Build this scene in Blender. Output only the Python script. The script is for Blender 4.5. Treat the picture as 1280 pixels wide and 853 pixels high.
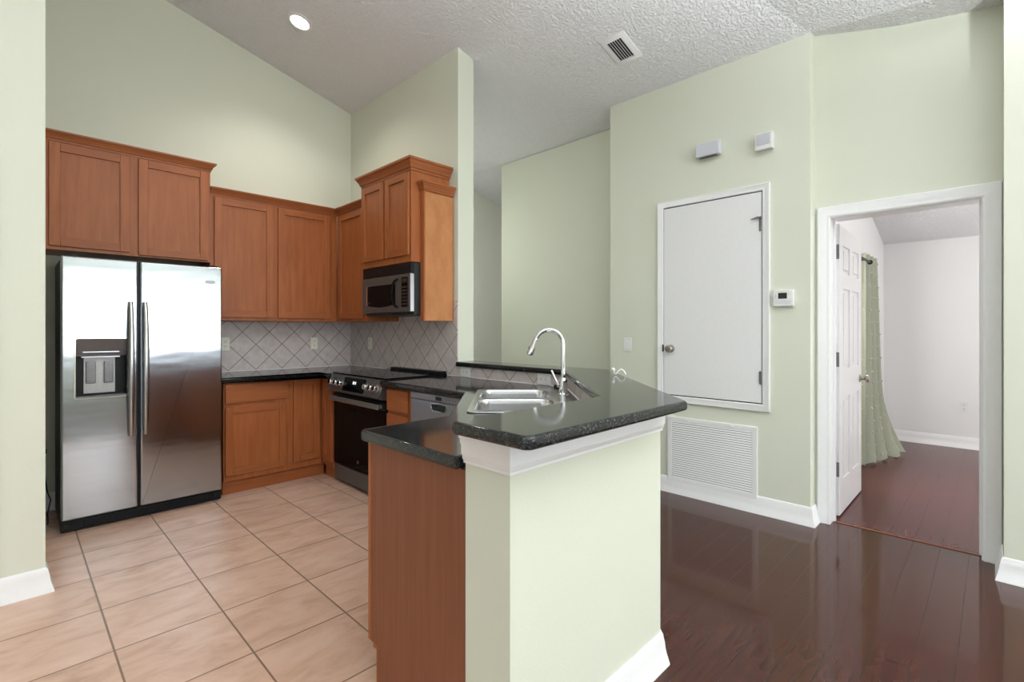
import bpy, bmesh, math, random
from mathutils import Vector, Matrix
random.seed(7)
SC = bpy.context.scene
for o in list(bpy.data.objects):
    bpy.data.objects.remove(o)
PI = math.pi
COL = SC.collection

# ------------------------------------------------------------------ camera, light, exposure
YAW = math.radians(44.5)
CAM_H = 1.287
cam_d = bpy.data.cameras.new('camera')
cam = bpy.data.objects.new('camera', cam_d)
COL.objects.link(cam)
cam.location = (0, 0, CAM_H)
cam.rotation_euler = (PI / 2, 0, YAW - PI / 2)
cam_d.sensor_width = 36.0
cam_d.lens = 36.0 * 616.0 / 1280.0
cam_d.shift_y = -(426.5 - 412.3) / 1280.0
cam_d.clip_start = 0.02
SC.camera = cam

SC.view_settings.view_transform = 'Standard'
SC.view_settings.look = 'None'
SC.view_settings.gamma = 1.0
SC.view_settings.use_curve_mapping = False
SC.view_settings.exposure = 0.35

world = bpy.data.worlds.new('world')
SC.world = world
world.use_nodes = True
world.node_tree.nodes['Background'].inputs[0].default_value = (0.80, 0.88, 1.0, 1)
world.node_tree.nodes['Background'].inputs[1].default_value = 1.0


def area(name, loc, rot, sx, sy, power, col=(1, 1, 1)):
    d = bpy.data.lights.new(name, 'AREA')
    d.shape = 'RECTANGLE'
    d.size = sx
    d.size_y = sy
    d.energy = power
    d.color = col
    o = bpy.data.objects.new(name, d)
    o.location = loc
    o.rotation_euler = rot
    COL.objects.link(o)
    return o


# daylight from rear and bedroom windows; glass-door and side lights are added fill
area('daylight_rear_window', (2.0, -4.09, 1.56), (PI / 2, 0, 0), 2.6, 1.28, 58, (0.97, 0.99, 1.0))
area('fill_glass_door', (-1.45, -4.09, 1.08), (PI / 2, 0, 0), 2.3, 2.05, 1.5, (0.97, 0.99, 1.0))  # added fill at an unseen glass door, for a brighter ceiling
area('fill_side', (-2.99, -1.6, 1.25), (PI / 2, 0, -PI / 2), 4.0, 2.2, 13, (0.96, 0.985, 1.0))  # added fill from the left, brightens the walls that face it
# added fill: upward spot bouncing off the ceiling, and unseen points in the hall
ul_d = bpy.data.lights.new('fill_spot_up', 'SPOT')
ul_d.energy = 1130
ul_d.spot_size = math.radians(150)
ul_d.spot_blend = 0.6
ul_d.shadow_soft_size = 0.12
ul_d.color = (0.93, 0.97, 1.0)
ul = bpy.data.objects.new('fill_spot_up', ul_d)
ul.location = (1.1, -1.5, 1.72)
ul.rotation_euler = (PI, 0, 0)
COL.objects.link(ul)
hl_d = bpy.data.lights.new('hall_fill', 'POINT')  # added to brighten the hall walls, no fixture there
hl_d.energy = 9
hl_d.shadow_soft_size = 0.15
hl = bpy.data.objects.new('hall_fill', hl_d)
hl.location = (3.05, 4.25, 2.2)
COL.objects.link(hl)
hl2 = bpy.data.objects.new('hall_fill', hl_d)
hl2.location = (5.6, 3.0, 2.0)
COL.objects.link(hl2)
area('daylight_bedroom_window', (4.8, 1.0, 1.55), (PI / 2, 0, PI), 0.8, 1.1, 48, (1.0, 0.99, 0.98))
area('fill_bedroom_side', (5.6, -2.98, 1.5), (PI / 2, 0, 0), 1.8, 1.3, 44, (1.0, 0.99, 0.98))  # added bedroom fill, the wall behind it has no opening


# ------------------------------------------------------------------ node helpers
class NT:
    def __init__(self, name):
        self.m = bpy.data.materials.new(name)
        self.m.use_nodes = True
        self.t = self.m.node_tree
        self.b = self.t.nodes['Principled BSDF']

    def n(self, kind, **kw):
        nd = self.t.nodes.new(kind)
        for k, v in kw.items():
            setattr(nd, k, v)
        return nd

    def l(self, a, b):
        self.t.links.new(a, b)

    def math(self, op, a, b=None, c=None, clamp=False):
        nd = self.n('ShaderNodeMath', operation=op)
        nd.use_clamp = clamp
        for i, v in enumerate((a, b, c)):
            if v is None:
                continue
            if isinstance(v, (int, float)):
                nd.inputs[i].default_value = v
            else:
                self.l(v, nd.inputs[i])
        return nd.outputs[0]

    def pos(self):
        g = self.n('ShaderNodeNewGeometry')
        s = self.n('ShaderNodeSeparateXYZ')
        self.l(g.outputs['Position'], s.inputs[0])
        return g.outputs['Position'], s.outputs

    def scaled(self, vec, sx, sy, sz):
        m = self.n('ShaderNodeMapping')
        m.inputs['Scale'].default_value = (sx, sy, sz)
        self.l(vec, m.inputs['Vector'])
        return m.outputs[0]

    def noise(self, vec, scale, detail=3, rough=0.5, dist=0.0):
        nd = self.n('ShaderNodeTexNoise')
        nd.inputs['Scale'].default_value = scale
        nd.inputs['Detail'].default_value = detail
        nd.inputs['Roughness'].default_value = rough
        nd.inputs['Distortion'].default_value = dist
        self.l(vec, nd.inputs['Vector'])
        return nd.outputs['Fac']

    def ramp(self, fac, stops):
        r = self.n('ShaderNodeValToRGB')
        e = r.color_ramp.elements
        while len(e) < len(stops):
            e.new(0.5)
        for i, (p, c) in enumerate(stops):
            e[i].position = p
            e[i].color = (c[0], c[1], c[2], 1)
        self.l(fac, r.inputs[0])
        return r.outputs[0]

    def mix(self, fac, a, b, mode='MIX'):
        nd = self.n('ShaderNodeMix', data_type='RGBA', blend_type=mode)
        for v, i in ((fac, 0), (a, 6), (b, 7)):
            if isinstance(v, (int, float)):
                nd.inputs[i].default_value = v
            elif isinstance(v, tuple):
                nd.inputs[i].default_value = (v[0], v[1], v[2], 1)
            else:
                self.l(v, nd.inputs[i])
        return nd.outputs[2]

    def bump(self, h, strength, dist):
        nd = self.n('ShaderNodeBump')
        nd.inputs['Strength'].default_value = strength
        nd.inputs['Distance'].default_value = dist
        self.l(h, nd.inputs['Height'])
        self.l(nd.outputs[0], self.b.inputs['Normal'])
        return nd

    def set(self, col=None, rough=None, metal=None, spec=None, coat=None, coat_rough=None):
        if col is not None:
            if isinstance(col, tuple):
                self.b.inputs['Base Color'].default_value = (col[0], col[1], col[2], 1)
            else:
                self.l(col, self.b.inputs['Base Color'])
        if rough is not None:
            if isinstance(rough, (int, float)):
                self.b.inputs['Roughness'].default_value = rough
            else:
                self.l(rough, self.b.inputs['Roughness'])
        if metal is not None:
            self.b.inputs['Metallic'].default_value = metal
        if spec is not None:
            self.b.inputs['Specular IOR Level'].default_value = spec
        if coat is not None:
            self.b.inputs['Coat Weight'].default_value = coat
        if coat_rough is not None:
            self.b.inputs['Coat Roughness'].default_value = coat_rough
        return self.m


def srgb(r, g, b):
    f = lambda c: c / 255 / 12.92 if c / 255 <= 0.04045 else ((c / 255 + 0.055) / 1.055) ** 2.4
    return (f(r), f(g), f(b))


def plain(name, col, rough=0.5, metal=0.0, spec=0.5, coat=None, mottled=0.06, scale=40):
    t = NT(name)
    p, _ = t.pos()
    f = t.noise(p, scale, 2)
    lo = tuple(c * (1 - mottled) for c in col)
    hi = tuple(min(1, c * (1 + mottled)) for c in col)
    return t.set(t.ramp(f, [(0.3, lo), (0.7, hi)]), rough, metal, spec, coat, 0.05)


M = {}


def make_paint(name, col, bump_s=0.12, scale=140):
    t = NT(name)
    p, _ = t.pos()
    f = t.noise(p, 1.3, 2)
    c = t.ramp(f, [(0.3, tuple(v * 0.985 for v in col)), (0.7, col)])
    t.set(c, 0.62, 0, 0.3)
    t.bump(t.noise(p, scale, 3), bump_s, 0.004)
    return t.m


M['wall'] = make_paint('green_wall_paint', (0.70, 0.72, 0.605))
M['white_wall'] = make_paint('white_wall_paint', (0.80, 0.80, 0.795))
M['trim'] = plain('white_trim_paint', (0.84, 0.84, 0.84), 0.32, mottled=0.01)
M['door'] = plain('white_door_paint', (0.80, 0.80, 0.80), 0.35, mottled=0.01)
M['white_plastic'] = plain('white_plastic', (0.78, 0.78, 0.77), 0.35, mottled=0.02)
M['grey_plastic'] = plain('pale_grey_plastic', (0.62, 0.63, 0.68), 0.4, mottled=0.02)
M['beige_plastic'] = plain('almond_plastic', (0.86, 0.83, 0.72), 0.35, mottled=0.02)
M['dark_slot'] = plain('dark_slot', (0.02, 0.02, 0.02), 0.5)
M['black'] = plain('black_plastic', (0.010, 0.011, 0.013), 0.36, spec=0.2)
M['range_handle'] = plain('grey_range_handle', (0.16, 0.16, 0.16), 0.3, 0.35)
M['black_case'] = plain('black_case', (0.010, 0.013, 0.014), 0.45)
M['black_glass'] = plain('black_glass', (0.004, 0.004, 0.005), 0.07, spec=0.06)
M['dark_glass'] = plain('window_black_glass', (0.006, 0.006, 0.006), 0.12, spec=0.05)
M['chrome'] = plain('polished_chrome', (0.78, 0.79, 0.80), 0.07, 1.0, mottled=0.01)
M['nickel'] = plain('satin_nickel', (0.42, 0.39, 0.35), 0.28, 1.0, mottled=0.03)
M['hinge'] = plain('tarnished_hinge_metal', (0.22, 0.22, 0.22), 0.4, 1.0)
M['dark_metal'] = plain('dark_steel', (0.16, 0.16, 0.165), 0.35, 0.9)
M['grey_metal'] = plain('grey_dispenser_panel', (0.42, 0.42, 0.42), 0.35, 0.2)
M['rubber'] = plain('black_rubber', (0.015, 0.012, 0.012), 0.55)
M['cord'] = plain('black_cord', (0.01, 0.01, 0.01), 0.5)
M['tuft'] = plain('cream_tuft', (0.72, 0.74, 0.62), 0.9)


def make_ceiling():
    t = NT('textured_ceiling')
    p, _ = t.pos()
    t.set((0.90, 0.90, 0.91), 0.85, 0, 0.15)
    a = t.noise(p, 52, 4, 0.6)
    t.bump(t.ramp(a, [(0.40, (0, 0, 0)), (0.62, (1, 1, 1))]), 0.8, 0.011)
    return t.m


M['ceiling'] = make_ceiling()


def make_steel(name, col, rough, wave, sx, sz, streak=0.05):
    t = NT(name)
    p, _ = t.pos()
    s = t.noise(t.scaled(p, 2, 2, 420), 1.0, 2)
    c = t.ramp(s, [(0.3, tuple(v * (1 - streak) for v in col)), (0.7, col)])
    t.set(c, rough, 1.0)
    if wave:
        t.bump(t.noise(t.scaled(p, sx, sx, sz), 1.0, 2, 0.45), 1.0, wave)
    return t.m


M['steel'] = make_steel('brushed_stainless_steel', (0.44, 0.475, 0.515), 0.13, 0.0016, 1.6, 7.0)
M['steel_flat'] = make_steel('plain_stainless_steel', (0.46, 0.475, 0.51), 0.28, 0, 1, 1)
M['steel_grey'] = plain('slate_steel', (0.105, 0.105, 0.103), 0.32, 0.35, mottled=0.05)
M['steel_handle'] = make_steel('handle_stainless_steel', (0.50, 0.50, 0.50), 0.22, 0, 1, 1)
M['sink_steel'] = make_steel('sink_stainless_steel', (0.66, 0.66, 0.68), 0.24, 0, 1, 1)


def make_cab(name, lo, hi, rough=0.34, sc=(14, 14, 1.2)):
    t = NT(name)
    p, _ = t.pos()
    v = t.scaled(p, *sc)
    a = t.noise(v, 2.2, 5, 0.6, 0.4)
    blot = t.noise(p, 3.5, 2)
    c = t.ramp(a, [(0.32, lo), (0.68, hi)])
    c = t.mix(t.math('MULTIPLY', blot, 0.22), c, tuple(x * 0.6 for x in lo))
    t.set(c, rough, 0, 0.25)
    return t.m


M['cab'] = make_cab('cherry_stained_maple', (0.325, 0.099, 0.032), (0.430, 0.142, 0.049))
M['cab_h'] = make_cab('cherry_stained_maple_rail', (0.310, 0.094, 0.031), (0.405, 0.133, 0.047), 0.34, (1.2, 1.2, 14))
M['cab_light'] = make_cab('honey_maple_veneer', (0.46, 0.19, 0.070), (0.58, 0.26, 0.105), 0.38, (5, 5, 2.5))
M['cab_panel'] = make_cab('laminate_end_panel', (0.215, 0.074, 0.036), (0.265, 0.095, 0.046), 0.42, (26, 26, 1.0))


def make_granite():
    t = NT('black_speckled_granite')
    p, _ = t.pos()
    a = t.noise(p, 170, 2, 0.6)
    b = t.noise(p, 90, 2, 0.6)
    c = t.ramp(a, [(0.50, (0.010, 0.011, 0.012)), (0.60, (0.026, 0.028, 0.030)), (0.70, (0.11, 0.115, 0.115))])
    c = t.mix(t.ramp(b, [(0.55, (0, 0, 0)), (0.75, (1, 1, 1))]), c, (0.035, 0.030, 0.024))
    t.set(c, 0.09, 0, 0.42)
    return t.m


M['granite'] = make_granite()


def grid_lines(t, a, b, sa, sb, half):
    """1 near the lines a = k*sa or b = k*sb, plus a random value per cell"""
    def one(v, s):
        q = t.math('DIVIDE', v, s)
        fr = t.math('FRACT', q)
        d = t.math('MINIMUM', fr, t.math('SUBTRACT', 1.0, fr))
        return t.math('MULTIPLY', d, s), t.math('FLOOR', q)
    da, ia = one(a, sa)
    db, ib = one(b, sb)
    d = t.math('MINIMUM', da, db)
    mr = t.n('ShaderNodeMapRange')
    mr.inputs['From Min'].default_value = half * 0.7
    mr.inputs['From Max'].default_value = half * 1.3
    mr.inputs['To Min'].default_value = 1
    mr.inputs['To Max'].default_value = 0
    t.l(d, mr.inputs['Value'])
    cv = t.n('ShaderNodeCombineXYZ')
    t.l(ia, cv.inputs[0])
    t.l(ib, cv.inputs[1])
    wn = t.n('ShaderNodeTexWhiteNoise')
    t.l(cv.outputs[0], wn.inputs['Vector'])
    return mr.outputs[0], wn.outputs['Value'], cv.outputs[0]


def make_floor_tile():
    t = NT('beige_ceramic_floor_tile')
    p, s = t.pos()
    a = t.math('SUBTRACT', s[0], 0.292 - 0.388 * 20)
    b = t.math('SUBTRACT', s[1], 0.883 - 0.409 * 20)
    line, rnd, cell = grid_lines(t, a, b, 0.388, 0.409, 0.0034)
    add = t.n('ShaderNodeVectorMath', operation='ADD')
    t.l(p, add.inputs[0])
    sc = t.n('ShaderNodeVectorMath', operation='SCALE')
    t.l(cell, sc.inputs[0])
    sc.inputs['Scale'].default_value = 3.7
    t.l(sc.outputs[0], add.inputs[1])
    n1 = t.noise(t.scaled(add.outputs[0], 4, 9, 4), 1.0, 5, 0.62, 0.7)
    c = t.ramp(n1, [(0.28, (0.53, 0.325, 0.225)), (0.5, (0.69, 0.46, 0.345)), (0.72, (0.76, 0.55, 0.435))])
    c = t.mix(t.math('MULTIPLY', rnd, 0.14), c, (0.40, 0.25, 0.17))
    c = t.mix(line, c, (0.24, 0.155, 0.105))
    t.set(c, 0.34, 0, 0.42)
    t.bump(t.math('SUBTRACT', 1.0, line), 0.5, 0.003)
    return t.m


M['floor_tile'] = make_floor_tile()


def make_planks(name, cols, rough, fig=1.0, spec=0.4):
    t = NT(name)
    p, s = t.pos()
    y = t.math('ADD', s[1], 12.4 - 0.234)
    row = t.math('FLOOR', t.math('DIVIDE', y, 0.124))
    wn = t.n('ShaderNodeTexWhiteNoise', noise_dimensions='1D')
    t.l(row, wn.inputs['W'])
    x = t.math('ADD', t.math('ADD', s[0], 20.0), t.math('MULTIPLY', wn.outputs['Value'], 1.2))
    line, rnd, cell = grid_lines(t, x, y, 1.2, 0.124, 0.0011)
    sc = t.n('ShaderNodeVectorMath', operation='SCALE')
    t.l(cell, sc.inputs[0])
    sc.inputs['Scale'].default_value = 5.3
    add = t.n('ShaderNodeVectorMath', operation='ADD')
    t.l(p, add.inputs[0])
    t.l(sc.outputs[0], add.inputs[1])
    n1 = t.noise(t.scaled(add.outputs[0], 1.6, 7, 1), 1.0, 1, 0.4, 0.6)
    rings = t.math('FRACT', t.math('MULTIPLY', n1, 9.0 * fig))
    ring = t.math('MULTIPLY', t.math('ABSOLUTE', t.math('SUBTRACT', rings, 0.5)), 2.0)
    n2 = t.noise(t.scaled(add.outputs[0], 3, 36, 1), 1.0, 3)
    f = t.math('ADD', t.math('MULTIPLY', ring, 0.17), t.math('MULTIPLY', n2, 0.70))
    c = t.ramp(f, [(0.25, cols[0]), (0.55, cols[1]), (0.8, cols[2])])
    c = t.mix(t.math('MULTIPLY', rnd, 0.35), c, cols[0])
    c = t.mix(line, c, (0.012, 0.006, 0.005))
    t.set(c, rough, 0, spec)
    t.bump(t.math('SUBTRACT', 1.0, line), 0.35, 0.0015)
    return t.m


M['wood_floor'] = make_planks('glossy_mahogany_planks', ((0.046, 0.0125, 0.0068), (0.068, 0.0195, 0.0105), (0.092, 0.030, 0.0150)), 0.10, 1.0, 0.36)
M['bed_floor'] = make_planks('mahogany_planks_bedroom', ((0.088, 0.027, 0.024), (0.112, 0.036, 0.032), (0.135, 0.046, 0.040)), 0.24, 0.6, 0.22)


def make_splash(name, ax, off):
    t = NT(name)
    p, s = t.pos()
    if ax == 'x':
        u = s[0]
    elif ax == 'y':
        u = s[1]
    else:
        u = t.math('MULTIPLY', t.math('ADD', s[0], s[1]), 0.70711)
    u = t.math('SUBTRACT', u, off)
    v = t.math('SUBTRACT', s[2], 1.152)
    a = t.math('ADD', t.math('MULTIPLY', t.math('ADD', u, v), 0.70711), 16.2)
    b = t.math('ADD', t.math('MULTIPLY', t.math('SUBTRACT', u, v), 0.70711), 16.2)
    line, rnd, cell = grid_lines(t, a, b, 0.162, 0.162, 0.0028)
    n1 = t.noise(p, 16, 4, 0.6)
    c = t.ramp(n1, [(0.3, (0.56, 0.485, 0.465)), (0.7, (0.70, 0.63, 0.61))])
    c = t.mix(t.math('MULTIPLY', rnd, 0.30), c, (0.55, 0.52, 0.54))
    c = t.mix(line, c, (0.27, 0.19, 0.12))
    t.set(c, 0.30, 0, 0.45)
    t.bump(t.math('SUBTRACT', 1.0, line), 0.5, 0.002)
    return t.m


M['splash_x'] = make_splash('diagonal_backsplash_tile_rear', 'x', 1.572)
M['splash_y'] = make_splash('diagonal_backsplash_tile_side', 'y', 3.165)
M['splash_d'] = make_splash('diagonal_backsplash_tile_corner', 'd', 3.0)


def make_curtain():
    t = NT('sage_curtain_fabric')
    p, _ = t.pos()
    f = t.noise(t.scaled(p, 300, 300, 300), 1, 2)
    t.set(t.ramp(f, [(0.3, (0.56, 0.59, 0.46)), (0.7, (0.66, 0.69, 0.56))]), 0.85, 0, 0.2)
    return t.m


M['curtain'] = make_curtain()


def make_emit(name, col, s):
    t = NT(name)
    t.set((0.9, 0.9, 0.9), 0.5)
    t.b.inputs['Emission Color'].default_value = (col[0], col[1], col[2], 1)
    t.b.inputs['Emission Strength'].default_value = s
    return t.m


M['lamp'] = make_emit('lit_lamp_lens', (1.0, 0.96, 0.9), 9.0)
M['lcd_glow'] = make_emit('pale_lit_digits', (0.85, 0.9, 0.95), 0.8)
M['lcd'] = plain('dark_display', (0.025, 0.027, 0.026), 0.2)


# ------------------------------------------------------------------ mesh helpers
def box(bm, x0, x1, y0, y1, z0, z1, bev=0.0, seg=2):
    r = bmesh.ops.create_cube(bm, size=1.0)
    vs = r['verts']
    for v in vs:
        v.co = Vector(((x0 + x1) / 2 + v.co.x * (x1 - x0), (y0 + y1) / 2 + v.co.y * (y1 - y0), (z0 + z1) / 2 + v.co.z * (z1 - z0)))
    if bev > 0:
        es = list({e for v in vs for e in v.link_edges})
        bmesh.ops.bevel(bm, geom=es, offset=bev, segments=seg, profile=0.5, affect='EDGES')


def cyl(bm, p0, p1, r0, r1=None, n=20, cap=True):
    r1 = r0 if r1 is None else r1
    lathe(bm, [(r0, 0.0), (r1, 1.0)], p0, p1, n, cap)


def lathe(bm, prof, p0, p1, n=24, cap=True):
    """profile (radius, t) with t measured along p0->p1 in fractions"""
    p0, p1 = Vector(p0), Vector(p1)
    d = p1 - p0
    z = d.normalized()
    x = z.orthogonal().normalized()
    y = z.cross(x)
    rings = []
    for r, t in prof:
        c = p0 + d * t
        rings.append([bm.verts.new(c + (x * math.cos(2 * PI * i / n) + y * math.sin(2 * PI * i / n)) * r) for i in range(n)])
    for a, b in zip(rings, rings[1:]):
        for i in range(n):
            bm.faces.new((a[i], a[(i + 1) % n], b[(i + 1) % n], b[i]))
    if cap:
        bm.faces.new(list(reversed(rings[0])))
        bm.faces.new(rings[-1])


def tube(bm, pts, rad, n=12, squash=None):
    pts = [Vector(p) for p in pts]
    rads = rad if isinstance(rad, (list, tuple)) else [rad] * len(pts)
    rings = []
    up = None
    for i, p in enumerate(pts):
        d = (pts[min(i + 1, len(pts) - 1)] - pts[max(i - 1, 0)]).normalized()
        if up is None:
            up = d.orthogonal().normalized()
        up = (up - d * up.dot(d)).normalized()
        s = d.cross(up)
        rings.append([bm.verts.new(p + (up * math.cos(2 * PI * k / n) + s * math.sin(2 * PI * k / n)) * rads[i]) for k in range(n)])
    for a, b in zip(rings, rings[1:]):
        for i in range(n):
            bm.faces.new((a[i], a[(i + 1) % n], b[(i + 1) % n], b[i]))
    bm.faces.new(list(reversed(rings[0])))
    bm.faces.new(rings[-1])


def ball(bm, c, r, sx=1, sy=1, sz=1, u=16, v=10):
    q = bmesh.ops.create_uvsphere(bm, u_segments=u, v_segments=v, radius=1.0)
    for vv in q['verts']:
        vv.co = Vector((c[0] + vv.co.x * r * sx, c[1] + vv.co.y * r * sy, c[2] + vv.co.z * r * sz))


def area2(p):
    return 0.5 * sum(p[i][0] * p[(i + 1) % len(p)][1] - p[(i + 1) % len(p)][0] * p[i][1] for i in range(len(p)))


def round_poly(pts, rads, seg=6):
    out = []
    n = len(pts)
    for i in range(n):
        r = rads[i] if isinstance(rads, (list, tuple)) else rads
        p = Vector(pts[i])
        if r <= 0:
            out.append((p.x, p.y))
            continue
        a = (Vector(pts[i - 1]) - p)
        b = (Vector(pts[(i + 1) % n]) - p)
        ang = a.angle(b)
        d = r / math.tan(ang / 2)
        p1 = p + a.normalized() * d
        p2 = p + b.normalized() * d
        bis = (a.normalized() + b.normalized()).normalized()
        c = p + bis * (r / math.sin(ang / 2))
        a1 = math.atan2(p1.y - c.y, p1.x - c.x)
        a2 = math.atan2(p2.y - c.y, p2.x - c.x)
        da = (a2 - a1 + PI) % (2 * PI) - PI
        for k in range(seg + 1):
            t = a1 + da * k / seg
            out.append((c.x + r * math.cos(t), c.y + r * math.sin(t)))
    return out


def inset(pts, d):
    """inset a counter-clockwise polygon by d"""
    n = len(pts)
    out = []
    for i in range(n):
        p0, p1, p2 = Vector(pts[i - 1]), Vector(pts[i]), Vector(pts[(i + 1) % n])
        e1 = (p1 - p0).normalized()
        e2 = (p2 - p1).normalized()
        n1 = Vector((-e1.y, e1.x))
        n2 = Vector((-e2.y, e2.x))
        m = n1 + n2
        m = m / max(0.2, m.dot(n1))
        out.append((p1.x + m.x * d, p1.y + m.y * d))
    return out


def slab(bm, outer, z0, z1, holes=(), r=0.0, seg=3, f=None):
    """plate between z0 and z1 from a polygon, rounded rim, optional holes; f maps (a,b,h) to xyz"""
    f = f or (lambda a, b, h: (a, b, h))
    if area2(outer) < 0:
        outer = list(reversed(outer))
    lv = []
    if r > 0:
        for k in range(seg + 1):
            t = PI / 2 * k / seg
            lv.append((r * (1 - math.sin(t)), z0 + r * (1 - math.cos(t))))
        for k in range(seg + 1):
            t = PI / 2 * (1 - k / seg)
            lv.append((r * (1 - math.sin(t)), z1 - r * (1 - math.cos(t))))
    else:
        lv = [(0, z0), (0, z1)]
    loops = []
    for d, z in lv:
        q = inset(outer, d) if d > 1e-9 else outer
        loops.append([bm.verts.new(f(a, b, z)) for a, b in q])
    n = len(outer)
    for A, B in zip(loops, loops[1:]):
        for i in range(n):
            bm.faces.new((A[i], A[(i + 1) % n], B[(i + 1) % n], B[i]))
    hl = []
    for h in holes:
        if area2(h) < 0:
            h = list(reversed(h))
        A = [bm.verts.new(f(a, b, z0)) for a, b in h]
        B = [bm.verts.new(f(a, b, z1)) for a, b in h]
        m = len(h)
        for i in range(m):
            bm.faces.new((A[(i + 1) % m], A[i], B[i], B[(i + 1) % m]))
        hl.append((A, B))
    for top in (0, 1):
        ring = loops[-1] if top else loops[0]
        if not hl:
            bm.faces.new(ring if top else list(reversed(ring)))
        else:
            es = []
            for L in [ring] + [h[top] for h in hl]:
                for i in range(len(L)):
                    e = bm.edges.get((L[i], L[(i + 1) % len(L)]))
                    es.append(e)
            bmesh.ops.triangle_fill(bm, edges=es, use_beauty=True, use_dissolve=False)
    bmesh.ops.recalc_face_normals(bm, faces=bm.faces[:])


def sweep(bm, path, prof, closed=False, f=None):
    """sweep closed profile [(offset to the left of the path, height)] along a planar path with mitres"""
    f = f or (lambda a, b, h: (a, b, h))
    n = len(path)
    rings = []
    for i in range(n):
        p = Vector(path[i])
        if closed or 0 < i < n - 1:
            e1 = (p - Vector(path[i - 1])).normalized()
            e2 = (Vector(path[(i + 1) % n]) - p).normalized()
            n1 = Vector((-e1.y, e1.x))
            n2 = Vector((-e2.y, e2.x))
            m = n1 + n2
            m = m / m.dot(n1)
        else:
            e = (Vector(path[1]) - Vector(path[0])) if i == 0 else (p - Vector(path[i - 1]))
            e.normalize()
            m = Vector((-e.y, e.x))
        rings.append([bm.verts.new(f(p.x + m.x * o, p.y + m.y * o, h)) for o, h in prof])
    k = len(prof)
    pairs = list(zip(rings, rings[1:]))
    if closed:
        pairs.append((rings[-1], rings[0]))
    for A, B in pairs:
        for i in range(k):
            bm.faces.new((A[i], A[(i + 1) % k], B[(i + 1) % k], B[i]))
    if not closed:
        bm.faces.new(list(reversed(rings[0])))
        bm.faces.new(rings[-1])
    bmesh.ops.recalc_face_normals(bm, faces=bm.faces[:])


def rrect(x0, x1, y0, y1, r, seg=5):
    return round_poly([(x0, y0), (x1, y0), (x1, y1), (x0, y1)], r, seg)


def obj(name, bm, mat, parent=None, loc=(0, 0, 0), rotz=0.0, smooth=True):
    bmesh.ops.recalc_face_normals(bm, faces=bm.faces[:])
    if smooth:
        for fc in bm.faces:
            fc.smooth = True
        for e in bm.edges:
            if len(e.link_faces) == 2 and e.calc_face_angle(0) > 0.62:
                e.smooth = False
    me = bpy.data.meshes.new(name)
    bm.to_mesh(me)
    bm.free()
    for m in (mat if isinstance(mat, (list, tuple)) else [mat]):
        me.materials.append(M[m])
    o = bpy.data.objects.new(name, me)
    COL.objects.link(o)
    if smooth:
        w = o.modifiers.new('weighted_normal', 'WEIGHTED_NORMAL')
        w.keep_sharp = True
        w.weight = 100
    if parent:
        o.parent = parent
    o.location = loc
    o.rotation_euler = (0, 0, rotz)
    return o


def tag(o, label, cat, group=None):
    o['label'] = label
    o['category'] = cat
    if group:
        o['group'] = group
    return o


def thing(name, label, cat, loc=(0, 0, 0), rotz=0.0, group=None):
    o = bpy.data.objects.new(name, None)
    o.empty_display_size = 0.05
    COL.objects.link(o)
    o.location = loc
    o.rotation_euler = (0, 0, rotz)
    return tag(o, label, cat, group)


def struct(name, bm, mat, parent=None):
    o = obj(name, bm, mat, parent)
    if not parent:
        o['kind'] = 'structure'
    return o


def B():
    return bmesh.new()


def boxo(name, mat, parent, *a, **k):
    bm = B()
    box(bm, *a, **k)
    return obj(name, bm, mat, parent)


# ------------------------------------------------------------------ setting
WX, WX2, WY, WE = 2.505, 2.668, 4.83, 3.066          # stove wall faces, rear wall, free end of the stove wall
AX, DX = 3.68, 3.80                                  # utility wall, bedroom doorway wall
HALF = [(0.935, 0.926), (1.76, 0.926), (2.668, 1.834), (2.668, WE), (WX, WE), (WX, 1.963), (1.652, 1.11), (0.935, 1.11)]

bm = B()
slab(bm, [(-3.1, 0.926), (0.935, 0.926), (0.935, 1.018), (1.706, 1.018), (2.586, 1.898), (2.586, 4.95), (-3.1, 4.95)], -0.08, 0.0)
struct('floor_kitchen', bm, 'floor_tile')
bm = B()
slab(bm, [(-3.1, -4.2), (3.866, -4.2), (3.866, 0.9), (4.06, 1.0), (7.4, 1.0), (7.4, 4.95), (2.586, 4.95), (2.586, 1.898), (1.706, 1.018), (0.935, 1.018), (0.935, 0.926), (-3.1, 0.926)], -0.08, 0.0)
struct('floor_living', bm, 'wood_floor')
bm = B()
box(bm, 3.866, 7.4, -3.1, 1.0, -0.08, 0.0)
struct('floor_bedroom', bm, 'bed_floor')
bm = B()
box(bm, 3.858, 3.876, 0.055, 0.775, 0.0, 0.004, 0.0015)
struct('trim_1', bm, 'cab_panel')


def zc(x):
    return 3.545 - 0.264 * (x - 2.51)


bm = B()


def cface(pts):
    bm.faces.new([bm.verts.new(p) for p in pts])


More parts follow.
